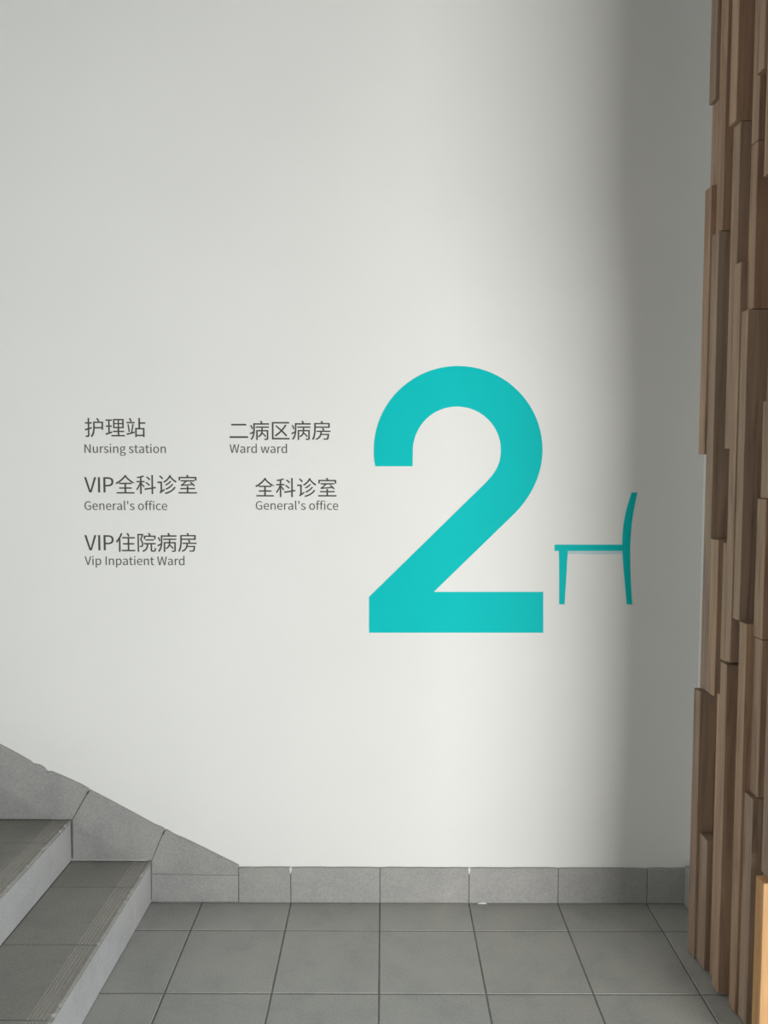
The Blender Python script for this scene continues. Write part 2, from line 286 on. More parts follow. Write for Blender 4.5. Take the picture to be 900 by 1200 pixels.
ENGLISH={"Nursing station":[[[35,0],[66,0],[66,135],[62,215],[63,215],[91,162],[185,0],[218,0],[218,257],[187,257],[187,123],[192,42],[190,42],[162,95],[68,257],[35,257]],[[341,-5],[359,-2],[375,5],[390,16],[404,30],[405,30],[407,0],[434,0],[434,190],[402,190],[402,55],[389,41],[377,31],[364,25],[350,23],[334,26],[323,35],[317,51],[315,74],[315,190],[283,190],[283,70],[286,38],[297,14],[315,0]],[[498,0],[530,0],[530,122],[541,143],[553,156],[565,164],[578,166],[596,163],[602,191],[582,195],[567,192],[552,184],[539,172],[528,155],[527,155],[524,190],[498,190]],[[683,-5],[713,0],[735,12],[748,30],[752,52],[747,75],[734,90],[715,101],[695,110],[666,122],[654,143],[662,162],[689,170],[712,165],[732,153],[748,173],[736,182],[722,189],[706,193],[689,195],[661,191],[640,179],[628,162],[623,141],[628,120],[641,105],[659,94],[679,86],[708,72],[722,50],[713,29],[685,20],[668,22],[654,27],[641,34],[628,43],[613,22],[628,11],[645,3],[664,-3]],[[798,0],[830,0],[830,190],[798,190]],[[814,229],[829,235],[835,251],[829,266],[814,271],[798,266],[793,251],[798,235]],[[894,0],[926,0],[926,138],[952,160],[978,167],[994,164],[1005,155],[1012,139],[1014,116],[1014,0],[1046,0],[1046,120],[1042,152],[1032,176],[1014,190],[988,195],[969,193],[953,186],[938,175],[924,162],[923,162],[920,190],[894,190]],[[1172,-88],[1211,-82],[1242,-68],[1261,-47],[1268,-22],[1264,-1],[1251,13],[1230,21],[1202,23],[1164,23],[1138,29],[1131,44],[1134,57],[1143,67],[1157,62],[1171,60],[1199,65],[1221,78],[1236,99],[1241,126],[1237,149],[1225,166],[1264,166],[1264,190],[1198,190],[1171,195],[1144,190],[1121,177],[1106,155],[1100,127],[1108,97],[1125,76],[1125,75],[1111,60],[1104,39],[1109,20],[1121,8],[1121,6],[1100,-13],[1093,-37],[1099,-58],[1115,-74],[1140,-84]],[[1171,82],[1156,85],[1143,94],[1134,108],[1131,127],[1143,160],[1171,172],[1187,169],[1200,160],[1209,146],[1212,127],[1209,108],[1200,94],[1187,85]],[[1176,-65],[1153,-63],[1136,-56],[1125,-46],[1121,-32],[1126,-16],[1140,0],[1165,-3],[1198,-3],[1227,-8],[1236,-27],[1232,-41],[1220,-54],[1201,-62]],[[1433,-5],[1463,0],[1484,12],[1498,30],[1502,52],[1497,75],[1484,90],[1465,101],[1444,110],[1416,122],[1403,143],[1412,162],[1439,170],[1462,165],[1482,153],[1497,173],[1485,182],[1471,189],[1455,193],[1438,195],[1411,191],[1390,179],[1377,162],[1373,141],[1378,120],[1391,105],[1408,94],[1428,86],[1458,72],[1472,50],[1462,29],[1434,20],[1418,22],[1404,27],[1390,34],[1378,43],[1362,22],[1377,11],[1394,3],[1413,-3]],[[1607,-5],[1625,-2],[1642,2],[1636,27],[1614,21],[1591,31],[1585,58],[1585,164],[1637,164],[1637,190],[1585,190],[1585,244],[1558,244],[1555,190],[1525,188],[1525,164],[1553,164],[1553,59],[1556,33],[1565,13],[1581,0]],[[1723,-5],[1740,-2],[1757,3],[1772,12],[1786,23],[1787,23],[1790,0],[1816,0],[1816,117],[1812,149],[1801,174],[1780,189],[1750,195],[1728,193],[1708,187],[1690,179],[1676,170],[1688,148],[1700,156],[1714,162],[1729,167],[1745,168],[1764,164],[1776,154],[1783,138],[1784,120],[1732,111],[1696,97],[1675,77],[1668,49],[1672,26],[1683,10],[1701,-1]],[[1732,21],[1708,28],[1699,51],[1703,68],[1717,82],[1744,92],[1784,99],[1784,46],[1758,28]],[[1936,-5],[1954,-2],[1971,2],[1965,27],[1943,21],[1920,31],[1914,58],[1914,164],[1966,164],[1966,190],[1914,190],[1914,244],[1887,244],[1884,190],[1854,188],[1854,164],[1882,164],[1882,59],[1885,33],[1894,13],[1911,0]],[[2008,0],[2041,0],[2041,190],[2008,190]],[[2025,229],[2040,235],[2046,251],[2040,266],[2025,271],[2009,266],[2004,251],[2009,235]],[[2179,-5],[2212,2],[2240,22],[2259,53],[2266,95],[2259,137],[2240,169],[2212,188],[2179,195],[2145,188],[2117,169],[2098,137],[2091,95],[2098,53],[2117,22],[2145,2]],[[2179,22],[2156,27],[2139,42],[2128,65],[2124,95],[2128,125],[2139,148],[2156,163],[2179,168],[2201,163],[2219,148],[2230,125],[2234,95],[2230,65],[2219,42],[2201,27]],[[2317,0],[2349,0],[2349,138],[2375,160],[2401,167],[2417,164],[2428,155],[2435,139],[2437,116],[2437,0],[2469,0],[2469,120],[2465,152],[2455,176],[2437,190],[2411,195],[2392,193],[2376,186],[2361,175],[2347,162],[2346,162],[2343,190],[2317,190]]],"General's office":[[[136,-5],[161,-2],[182,4],[201,13],[215,25],[215,133],[131,133],[131,106],[186,106],[186,39],[165,28],[139,24],[103,31],[76,52],[59,85],[54,129],[60,172],[77,205],[104,226],[139,233],[157,231],[171,226],[184,218],[194,209],[212,230],[199,241],[183,251],[162,258],[138,261],[91,252],[54,226],[29,184],[20,128],[29,72],[53,31],[90,4]],[[350,-5],[369,-3],[385,1],[400,7],[413,15],[402,36],[379,25],[354,21],[329,26],[310,39],[297,60],[291,88],[419,88],[421,106],[415,143],[401,171],[377,189],[345,195],[313,188],[286,168],[267,137],[259,95],[267,53],[286,22],[315,2]],[[291,110],[297,135],[309,154],[326,166],[345,169],[365,166],[380,154],[389,136],[393,110]],[[467,0],[500,0],[500,138],[525,160],[551,167],[568,164],[579,155],[585,139],[588,116],[588,0],[619,0],[619,120],[616,152],[605,176],[587,190],[561,195],[543,193],[526,186],[511,175],[498,162],[497,162],[494,190],[467,190]],[[758,-5],[776,-3],[793,1],[807,7],[820,15],[809,36],[787,25],[762,21],[737,26],[717,39],[704,60],[699,88],[827,88],[828,106],[823,143],[808,171],[785,189],[752,195],[720,188],[693,168],[674,137],[667,95],[674,53],[693,22],[722,2]],[[698,110],[705,135],[717,154],[733,166],[753,169],[773,166],[788,154],[797,136],[800,110]],[[875,0],[907,0],[907,122],[918,143],[930,156],[943,164],[955,166],[973,163],[979,191],[959,195],[944,192],[929,184],[916,172],[905,155],[904,155],[901,190],[875,190]],[[1055,-5],[1072,-2],[1088,3],[1103,12],[1118,23],[1119,23],[1121,0],[1148,0],[1148,117],[1144,149],[1132,174],[1112,189],[1082,195],[1060,193],[1040,187],[1022,179],[1007,170],[1020,148],[1032,156],[1046,162],[1061,167],[1077,168],[1096,164],[1108,154],[1114,138],[1116,120],[1064,111],[1027,97],[1006,77],[999,49],[1003,26],[1015,10],[1033,-1]],[[1064,21],[1040,28],[1030,51],[1035,68],[1049,82],[1075,92],[1116,99],[1116,46],[1090,28]],[[1242,-5],[1260,-2],[1256,23],[1249,22],[1243,25],[1240,36],[1240,279],[1208,279],[1208,38],[1216,7]],[[1314,169],[1334,169],[1340,234],[1340,270],[1307,270],[1307,234]],[[1454,-5],[1484,0],[1506,12],[1519,30],[1523,52],[1518,75],[1505,90],[1486,101],[1466,110],[1437,122],[1425,143],[1433,162],[1460,170],[1483,165],[1503,153],[1519,173],[1507,182],[1493,189],[1477,193],[1460,195],[1432,191],[1411,179],[1399,162],[1394,141],[1399,120],[1412,105],[1430,94],[1450,86],[1479,72],[1493,50],[1484,29],[1456,20],[1439,22],[1425,27],[1412,34],[1399,43],[1384,22],[1399,11],[1416,3],[1435,-3]],[[1721,-5],[1754,2],[1782,22],[1802,53],[1809,95],[1802,137],[1782,169],[1754,188],[1721,195],[1688,188],[1660,169],[1640,137],[1633,95],[1640,53],[1660,22],[1688,2]],[[1721,22],[1698,27],[1681,42],[1670,65],[1666,95],[1670,125],[1681,148],[1698,163],[1721,168],[1743,163],[1761,148],[1772,125],[1776,95],[1772,65],[1761,42],[1743,27]],[[1839,164],[1864,164],[1864,0],[1896,0],[1896,164],[1937,164],[1937,190],[1896,190],[1896,220],[1903,248],[1923,258],[1945,252],[1952,277],[1937,282],[1920,283],[1895,279],[1878,266],[1868,247],[1864,221],[1864,190],[1839,188]],[[1952,164],[1978,164],[1978,0],[2010,0],[2010,164],[2050,164],[2050,190],[2010,190],[2010,220],[2017,248],[2037,258],[2058,252],[2065,277],[2051,282],[2034,283],[2009,279],[1992,266],[1982,247],[1978,221],[1978,190],[1952,188]],[[2087,0],[2119,0],[2119,190],[2087,190]],[[2103,229],[2118,235],[2124,251],[2118,266],[2103,271],[2088,266],[2082,251],[2088,235]],[[2258,-5],[2275,-3],[2291,2],[2306,9],[2320,19],[2306,41],[2285,28],[2261,22],[2237,27],[2218,42],[2206,65],[2202,95],[2207,125],[2219,148],[2238,163],[2262,168],[2282,164],[2300,152],[2316,173],[2292,188],[2261,195],[2226,188],[2196,169],[2177,137],[2169,95],[2176,53],[2195,22],[2223,2]],[[2439,-5],[2457,-3],[2473,1],[2488,7],[2501,15],[2490,36],[2468,25],[2442,21],[2417,26],[2398,39],[2385,60],[2379,88],[2507,88],[2509,106],[2504,143],[2489,171],[2465,189],[2433,195],[2401,188],[2374,168],[2355,137],[2348,95],[2355,53],[2374,22],[2403,2]],[[2379,110],[2385,135],[2397,154],[2414,166],[2433,169],[2453,166],[2468,154],[2478,136],[2481,110]]],"Vip Inpatient Ward":[[[82,0],[120,0],[201,257],[168,257],[127,118],[102,33],[101,33],[76,118],[34,257],[0,257]],[[234,0],[266,0],[266,190],[234,190]],[[250,229],[265,235],[271,251],[265,266],[250,271],[234,266],[229,251],[234,235]],[[330,-80],[362,-80],[362,-16],[361,18],[387,1],[414,-5],[445,2],[471,22],[489,55],[496,98],[491,138],[477,169],[453,188],[421,195],[404,193],[388,187],[374,178],[360,168],[359,168],[356,190],[330,190]],[[408,22],[387,27],[362,42],[362,142],[388,161],[412,168],[436,163],[451,149],[460,127],[463,98],[459,66],[447,42],[430,28]],[[629,0],[661,0],[661,257],[629,257]],[[728,0],[760,0],[760,138],[786,160],[812,167],[828,164],[839,155],[846,139],[848,116],[848,0],[880,0],[880,120],[876,152],[866,176],[848,190],[822,195],[803,193],[787,186],[772,175],[758,162],[757,162],[754,190],[728,190]],[[942,-80],[974,-80],[974,-16],[973,18],[999,1],[1025,-5],[1056,2],[1083,22],[1101,55],[1108,98],[1103,138],[1088,169],[1065,188],[1032,195],[1016,193],[1000,187],[985,178],[972,168],[971,168],[968,190],[942,190]],[[1020,22],[998,27],[974,42],[974,142],[1000,161],[1024,168],[1047,163],[1063,149],[1072,127],[1075,98],[1070,66],[1059,42],[1042,28]],[[1202,-5],[1220,-2],[1236,3],[1251,12],[1265,23],[1266,23],[1269,0],[1296,0],[1296,117],[1292,149],[1280,174],[1260,189],[1230,195],[1207,193],[1187,187],[1170,179],[1155,170],[1167,148],[1180,156],[1193,162],[1208,167],[1224,168],[1244,164],[1256,154],[1262,138],[1264,120],[1211,111],[1175,97],[1154,77],[1147,49],[1151,26],[1163,10],[1180,-1]],[[1211,21],[1188,28],[1178,51],[1182,68],[1197,82],[1223,92],[1264,99],[1264,46],[1237,28]],[[1415,-5],[1433,-2],[1451,2],[1444,27],[1423,21],[1400,31],[1393,58],[1393,164],[1445,164],[1445,190],[1393,190],[1393,244],[1367,244],[1363,190],[1333,188],[1333,164],[1361,164],[1361,59],[1364,33],[1373,13],[1390,0]],[[1488,0],[1520,0],[1520,190],[1488,190]],[[1504,229],[1519,235],[1525,251],[1519,266],[1504,271],[1489,266],[1483,251],[1489,235]],[[1661,-5],[1679,-3],[1696,1],[1710,7],[1723,15],[1712,36],[1690,25],[1665,21],[1640,26],[1620,39],[1607,60],[1602,88],[1730,88],[1731,106],[1726,143],[1711,171],[1688,189],[1655,195],[1624,188],[1596,168],[1577,137],[1570,95],[1577,53],[1597,22],[1625,2]],[[1601,110],[1608,135],[1620,154],[1636,166],[1656,169],[1676,166],[1691,154],[1700,136],[1703,110]],[[1778,0],[1810,0],[1810,138],[1836,160],[1862,167],[1878,164],[1890,155],[1896,139],[1898,116],[1898,0],[1930,0],[1930,120],[1927,152],[1916,176],[1898,190],[1872,195],[1853,193],[1837,186],[1822,175],[1808,162],[1807,162],[1804,190],[1778,190]],[[2051,-5],[2069,-2],[2086,2],[2080,27],[2058,21],[2035,31],[2029,58],[2029,164],[2081,164],[2081,190],[2029,190],[2029,244],[2002,244],[1999,190],[1969,188],[1969,164],[1997,164],[1997,59],[2000,33],[2009,13],[2026,0]],[[2233,0],[2272,0],[2310,155],[2323,213],[2324,213],[2337,155],[2376,0],[2415,0],[2468,257],[2437,257],[2409,117],[2395,34],[2393,34],[2375,117],[2339,257],[2310,257],[2274,117],[2256,34],[2255,34],[2239,117],[2212,257],[2179,257]],[[2553,-5],[2570,-2],[2587,3],[2602,12],[2616,23],[2617,23],[2620,0],[2646,0],[2646,117],[2643,149],[2631,174],[2610,189],[2581,195],[2558,193],[2538,187],[2521,179],[2506,170],[2518,148],[2530,156],[2544,162],[2559,167],[2575,168],[2595,164],[2607,154],[2613,138],[2614,120],[2562,111],[2526,97],[2505,77],[2498,49],[2502,26],[2514,10],[2531,-1]],[[2562,21],[2538,28],[2529,51],[2533,68],[2548,82],[2574,92],[2614,99],[2614,46],[2588,28]],[[2707,0],[2739,0],[2739,122],[2749,143],[2761,156],[2774,164],[2786,166],[2805,163],[2811,191],[2791,195],[2775,192],[2761,184],[2748,172],[2737,155],[2736,155],[2733,190],[2707,190]],[[2907,-5],[2924,-2],[2939,3],[2953,12],[2965,22],[2966,22],[2969,0],[2995,0],[2995,279],[2963,279],[2963,206],[2965,173],[2940,189],[2911,195],[2880,188],[2854,168],[2836,137],[2829,95],[2834,53],[2850,21],[2875,2]],[[2914,22],[2892,27],[2875,42],[2865,65],[2862,95],[2866,125],[2878,148],[2895,163],[2917,168],[2940,163],[2963,148],[2963,48],[2939,29]]],"Ward ward":[[[63,0],[102,0],[140,155],[153,213],[154,213],[167,155],[206,0],[245,0],[298,257],[267,257],[239,117],[225,34],[223,34],[205,117],[169,257],[140,257],[104,117],[86,34],[85,34],[69,117],[42,257],[9,257]],[[383,-5],[401,-2],[417,3],[432,12],[446,23],[447,23],[450,0],[477,0],[477,117],[473,149],[461,174],[441,189],[411,195],[388,193],[368,187],[351,179],[336,170],[348,148],[361,156],[374,162],[389,167],[405,168],[425,164],[437,154],[443,138],[445,120],[392,111],[356,97],[335,77],[328,49],[332,26],[344,10],[361,-1]],[[393,21],[369,28],[359,51],[363,68],[378,82],[404,92],[445,99],[445,46],[418,28]],[[537,0],[569,0],[569,122],[580,143],[592,156],[604,164],[617,166],[635,163],[641,191],[621,195],[605,192],[591,184],[578,172],[567,155],[566,155],[563,190],[537,190]],[[737,-5],[754,-2],[769,3],[783,12],[795,22],[796,22],[799,0],[825,0],[825,279],[793,279],[793,206],[795,173],[770,189],[741,195],[710,188],[684,168],[666,137],[659,95],[665,53],[680,21],[705,2]],[[744,22],[722,27],[706,42],[695,65],[692,95],[696,125],[708,148],[725,163],[747,168],[770,163],[793,148],[793,48],[769,29]],[[998,0],[1035,0],[1062,102],[1075,157],[1077,157],[1090,103],[1117,0],[1156,0],[1208,190],[1177,190],[1149,80],[1138,27],[1136,27],[1123,80],[1093,190],[1062,190],[1032,80],[1019,27],[1018,27],[1006,80],[978,190],[945,190]],[[1293,-5],[1310,-2],[1326,3],[1342,12],[1356,23],[1357,23],[1360,0],[1386,0],[1386,117],[1382,149],[1370,174],[1350,189],[1320,195],[1298,193],[1278,187],[1260,179],[1245,170],[1258,148],[1270,156],[1284,162],[1299,167],[1315,168],[1334,164],[1346,154],[1352,138],[1354,120],[1302,111],[1265,97],[1244,77],[1237,49],[1242,26],[1253,10],[1271,-1]],[[1302,21],[1278,28],[1268,51],[1273,68],[1287,82],[1314,92],[1354,99],[1354,46],[1328,28]],[[1446,0],[1478,0],[1478,122],[1489,143],[1501,156],[1514,164],[1526,166],[1544,163],[1550,191],[1530,195],[1515,192],[1500,184],[1487,172],[1476,155],[1475,155],[1472,190],[1446,190]],[[1647,-5],[1663,-2],[1679,3],[1692,12],[1704,22],[1706,22],[1708,0],[1735,0],[1735,279],[1702,279],[1702,206],[1704,173],[1679,189],[1651,195],[1619,188],[1593,168],[1575,137],[1568,95],[1574,53],[1590,21],[1614,2]],[[1654,22],[1631,27],[1615,42],[1605,65],[1601,95],[1605,125],[1617,148],[1635,163],[1656,168],[1679,163],[1702,148],[1702,48],[1679,29]]]}
ENTRIES=[('dark grey lettering for the nursing station, topmost of the left column', [('护', -0.9796, 1.5688, 0.0001933), ('理', -0.9119, 1.569, 0.0001933), ('站', -0.8442, 1.5692, 0.0001933)], ('Nursing station', -0.9829, 1.5122, 0.0001091)), ('dark grey lettering for the VIP general office, middle of the left column', [('V', -0.9822, 1.3827, 0.0001942), ('I', -0.9439, 1.3828, 0.0001942), ('P', -0.9262, 1.3828, 0.0001942), ('全', -0.8818, 1.3829, 0.0001942), ('科', -0.8138, 1.3831, 0.0001942), ('诊', -0.7458, 1.3833, 0.0001942), ('室', -0.6778, 1.3835, 0.0001942)], ("General's office", -0.985, 1.3255, 0.000109)), ('dark grey lettering for the VIP inpatient ward, lowest of the left column', [('V', -0.9852, 1.1921, 0.000195), ('I', -0.9467, 1.1922, 0.000195), ('P', -0.929, 1.1922, 0.000195), ('住', -0.8843, 1.1924, 0.000195), ('院', -0.816, 1.1925, 0.000195), ('病', -0.7477, 1.1927, 0.000195), ('房', -0.6794, 1.1929, 0.000195)], ('Vip Inpatient Ward', -0.9858, 1.1438, 0.0001097)), ('dark grey lettering for the ward rooms, upper of the column beside the teal numeral', [('二', -0.5083, 1.5606, 0.0001934), ('病', -0.4406, 1.5608, 0.0001934), ('区', -0.3729, 1.561, 0.0001934), ('病', -0.3052, 1.5612, 0.0001934), ('房', -0.2375, 1.5613, 0.0001934)], ('Ward ward', -0.5058, 1.5134, 0.0001085)), ('dark grey lettering for the general office, lower of the column beside the teal numeral', [('全', -0.4241, 1.3744, 0.0001942), ('科', -0.3561, 1.3745, 0.0001942), ('诊', -0.2881, 1.3747, 0.0001942), ('室', -0.2201, 1.3749, 0.0001942)], ("General's office", -0.423, 1.3276, 0.0001087))]
NUMERAL=[(-0.0288, 1.4709), (-0.0306, 1.48), (-0.0319, 1.4889), (-0.0328, 1.4976), (-0.0334, 1.5064), (-0.0337, 1.5153), (-0.0338, 1.5244), (-0.0329, 1.5468), (-0.0303, 1.5687), (-0.0259, 1.59), (-0.0199, 1.6106), (-0.0124, 1.6305), (-0.0034, 1.6497), (0.0071, 1.6679), (0.0189, 1.6853), (0.0319, 1.7016), (0.0462, 1.7169), (0.0616, 1.7311), (0.0781, 1.744), (0.0955, 1.7558), (0.1139, 1.7661), (0.1331, 1.7751), (0.1531, 1.7826), (0.1738, 1.7886), (0.1952, 1.7929), (0.2171, 1.7956), (0.2396, 1.7966), (0.262, 1.7957), (0.284, 1.7932), (0.3054, 1.7889), (0.3263, 1.783), (0.3464, 1.7756), (0.3657, 1.7668), (0.3843, 1.7565), (0.4019, 1.7449), (0.4186, 1.732), (0.4342, 1.7179), (0.4487, 1.7027), (0.462, 1.6864), (0.4741, 1.6692), (0.4849, 1.6509), (0.4942, 1.6319), (0.5021, 1.612), (0.5084, 1.5914), (0.5131, 1.5701), (0.5161, 1.5482), (0.5174, 1.5259), (0.5171, 1.5103), (0.5159, 1.4949), (0.5139, 1.4796), (0.511, 1.4646), (0.5072, 1.4498), (0.5027, 1.4352), (0.4973, 1.421), (0.4913, 1.407), (0.4845, 1.3934), (0.4771, 1.3801), (0.469, 1.3672), (0.4603, 1.3546), (0.451, 1.3425), (0.4412, 1.3308), (0.4309, 1.3196), (0.1651, 1.0571), (0.5266, 1.0581), (0.5286, 0.9218), (-0.0483, 0.9203), (-0.0485, 1.04), (0.3259, 1.4108), (0.3334, 1.4185), (0.3404, 1.426), (0.3469, 1.4334), (0.3529, 1.4406), (0.3583, 1.4479), (0.3632, 1.4553), (0.3676, 1.4628), (0.3713, 1.4705), (0.3745, 1.4785), (0.3772, 1.4868), (0.3792, 1.4957), (0.3806, 1.505), (0.3814, 1.5149), (0.3816, 1.5255), (0.3807, 1.5399), (0.3784, 1.5539), (0.3747, 1.5674), (0.3697, 1.5803), (0.3635, 1.5926), (0.3562, 1.6041), (0.3478, 1.6149), (0.3384, 1.6249), (0.3281, 1.6339), (0.317, 1.642), (0.3051, 1.649), (0.2925, 1.6548), (0.2793, 1.6595), (0.2655, 1.6629), (0.2513, 1.665), (0.2366, 1.6657), (0.2218, 1.6649), (0.2075, 1.6628), (0.1937, 1.6592), (0.1805, 1.6544), (0.1679, 1.6484), (0.1561, 1.6411), (0.145, 1.6328), (0.1348, 1.6233), (0.1256, 1.6129), (0.1173, 1.6015), (0.1102, 1.5893), (0.1041, 1.5762), (0.0993, 1.5623), (0.0959, 1.5477), (0.0937, 1.5325), (0.0933, 1.4712)]
CHAIR_SEAT=[(0.5618, 1.2149), (0.7848, 1.2155), (0.7853, 1.1949), (0.5621, 1.1943)]
CHAIR_LEG=[(0.5761, 1.1944), (0.6058, 1.1944), (0.6038, 1.1549), (0.601, 1.0888), (0.5977, 1.0167), (0.5797, 1.0167), (0.579, 1.0887), (0.5776, 1.1548)]
CHAIR_BACK=[(0.8115, 1.3874), (0.8075, 1.3744), (0.8037, 1.3614), (0.8001, 1.3485), (0.7968, 1.3355), (0.7939, 1.3222), (0.7912, 1.3086), (0.7889, 1.2947), (0.7871, 1.2802), (0.7857, 1.2652), (0.7848, 1.2495), (0.7844, 1.2329), (0.7846, 1.2155), (0.7853, 1.1985), (0.7863, 1.1816), (0.7875, 1.165), (0.789, 1.1486), (0.7906, 1.1322), (0.7923, 1.116), (0.7941, 1.0997), (0.7959, 1.0834), (0.7977, 1.0671), (0.7995, 1.0507), (0.8012, 1.0341), (0.8027, 1.0172), (0.8216, 1.0173), (0.8196, 1.0371), (0.8178, 1.0558), (0.8163, 1.0738), (0.8151, 1.0911), (0.814, 1.1079), (0.8131, 1.1244), (0.8124, 1.1408), (0.8118, 1.1571), (0.8113, 1.1737), (0.8109, 1.1906), (0.8107, 1.208), (0.8108, 1.225), (0.8113, 1.2418), (0.8121, 1.2583), (0.8132, 1.2747), (0.8147, 1.2908), (0.8165, 1.3069), (0.8187, 1.323), (0.8211, 1.339), (0.824, 1.355), (0.8271, 1.3712), (0.8306, 1.3874)]
CHAIR_SHADOW=[(0.6067, 1.1936), (0.7841, 1.194), (0.7852, 1.1844), (0.6899, 1.1832), (0.6073, 1.1843)]
STAIR_SKIRTING={'A': [(-0.7787, 0.0045), (-0.4874, 0.0053), (-0.4867, 0.0957), (-0.7773, 0.0993)], 'A2': [(-0.7773, 0.1008), (-0.4867, 0.0974), (-0.4864, 0.1293), (-0.5358, 0.1546), (-0.5985, 0.1868), (-0.6696, 0.2219), (-0.6981, 0.2336), (-0.7265, 0.2511), (-0.7311, 0.2467), (-0.7431, 0.2247), (-0.7758, 0.148)], 'B': [(-1.0415, 0.1485), (-0.7772, 0.1492), (-0.7454, 0.2276), (-0.7344, 0.2541), (-0.7463, 0.2614), (-0.7662, 0.2686), (-0.854, 0.3182), (-0.9388, 0.3648), (-0.9798, 0.3865), (-1.0078, 0.3412), (-1.0386, 0.287)], 'C': [(-1.3117, 0.2889), (-1.0414, 0.2896), (-1.012, 0.3426), (-0.9854, 0.3909), (-1.0093, 0.4054), (-1.0658, 0.4315), (-1.0996, 0.446), (-1.1109, 0.4503), (-1.1224, 0.4459), (-1.1306, 0.4604), (-1.1474, 0.472), (-1.1701, 0.4763), (-1.1812, 0.4864), (-1.2205, 0.5096), (-1.2681, 0.5355), (-1.3045, 0.5557)]}
SLATS=[(0.215, 0.258, 0.945, 2.526, 4.379), (0.215, 0.258, 0.957, 2.285, 2.524), (0.215, 0.258, 0.943, 1.509, 2.283), (0.215, 0.258, 1.0, 0.005, 1.507), (0.26, 0.307, 0.957, 2.142, 4.379), (0.26, 0.307, 0.948, 0.814, 2.14), (0.26, 0.307, 0.93, 0.005, 0.812), (0.312, 0.365, 1.005, 1.267, 4.379), (0.312, 0.365, 0.947, 0.816, 1.265), (0.312, 0.365, 1.002, 0.394, 0.814), (0.312, 0.365, 0.936, 0.005, 0.392), (0.386, 0.429, 0.934, 2.394, 4.379), (0.386, 0.429, 0.947, 1.523, 2.392), (0.386, 0.429, 1.0, 1.263, 1.521), (0.386, 0.429, 0.951, 0.931, 1.261), (0.386, 0.429, 1.0, 0.835, 0.929), (0.386, 0.429, 0.946, 0.005, 0.833), (0.43, 0.47, 0.992, 2.016, 4.379), (0.43, 0.47, 0.94, 0.941, 2.014), (0.43, 0.47, 0.935, 0.005, 0.934), (0.471, 0.509, 0.957, 2.312, 4.379), (0.471, 0.509, 0.959, 1.884, 2.31), (0.471, 0.509, 0.945, 1.064, 1.882), (0.471, 0.509, 0.99, 0.005, 1.062), (0.511, 0.551, 0.947, 2.47, 4.379), (0.511, 0.551, 1.0, 1.072, 2.468), (0.511, 0.551, 0.947, 0.005, 1.063), (0.552, 0.599, 0.955, 2.202, 4.379), (0.552, 0.599, 1.0, 1.892, 2.2), (0.552, 0.599, 0.98, 1.643, 1.89), (0.552, 0.599, 0.972, 1.393, 1.641), (0.552, 0.599, 0.963, 1.033, 1.391), (0.552, 0.599, 0.966, 0.619, 1.031), (0.552, 0.599, 0.954, 0.005, 0.617), (0.601, 0.66, 0.975, 1.98, 4.379), (0.601, 0.66, 0.995, 1.364, 1.978), (0.601, 0.66, 0.985, 0.005, 1.362), (0.675, 0.715, 0.94, 1.729, 4.379), (0.675, 0.715, 0.943, 0.466, 1.727), (0.675, 0.715, 0.931, 0.005, 0.455)]

# ------------------------------------------------------------------ the room
structure(box('wall_back', ROOM_L, ROOM_R, 0.0, 0.15, -0.15, ROOM_H, M_PAINT))
structure(box('ceiling', ROOM_L, ROOM_R, ROOM_F, 0.0, ROOM_H, ROOM_H + 0.15, M_HALL))
CLAD_X, CLAD_Y = 1.045, -0.79
structure(box('wall_right', CLAD_X, CLAD_X + 0.14, CLAD_Y, 0.0, 0.0, ROOM_H, M_PAINT))

def wall_with_window(name, boxes):
    bm = bmesh.new()
    for x0, x1, y0, y1, z0, z1 in boxes:
        r = bmesh.ops.create_cube(bm, size=1.0)
        for v in r['verts']:
            v.co = Vector((x0 + (v.co.x + 0.5) * (x1 - x0), y0 + (v.co.y + 0.5) * (y1 - y0), z0 + (v.co.z + 0.5) * (z1 - z0)))
    me = bpy.data.meshes.new(name)
    bm.to_mesh(me)
    bm.free()
    return structure(link(name, me, M_PAINT if name == 'wall_left' else M_HALL))

a, b, c, d = WIN1
wall_with_window('wall_front', [(ROOM_L, a, ROOM_F - 0.15, ROOM_F, 0, ROOM_H), (b, ROOM_R, ROOM_F - 0.15, ROOM_F, 0, ROOM_H),
                                (a, b, ROOM_F - 0.15, ROOM_F, 0, c), (a, b, ROOM_F - 0.15, ROOM_F, d, ROOM_H)])
e, f, g, h = WIN2
wall_with_window('wall_far_right', [(ROOM_R, ROOM_R + 0.15, ROOM_F, e, 0, ROOM_H), (ROOM_R, ROOM_R + 0.15, f, 0.0, 0, ROOM_H),
                                    (ROOM_R, ROOM_R + 0.15, e, f, 0, g), (ROOM_R, ROOM_R + 0.15, e, f, h, ROOM_H)])

e3, f3, g3, h3 = FILL_WIN
wall_with_window('wall_left', [(ROOM_L - 0.15, ROOM_L, ROOM_F, e3, 0, ROOM_H), (ROOM_L - 0.15, ROOM_L, f3, 0.0, 0, ROOM_H),
                               (ROOM_L - 0.15, ROOM_L, e3, f3, 0, g3), (ROOM_L - 0.15, ROOM_L, e3, f3, h3, ROOM_H)])

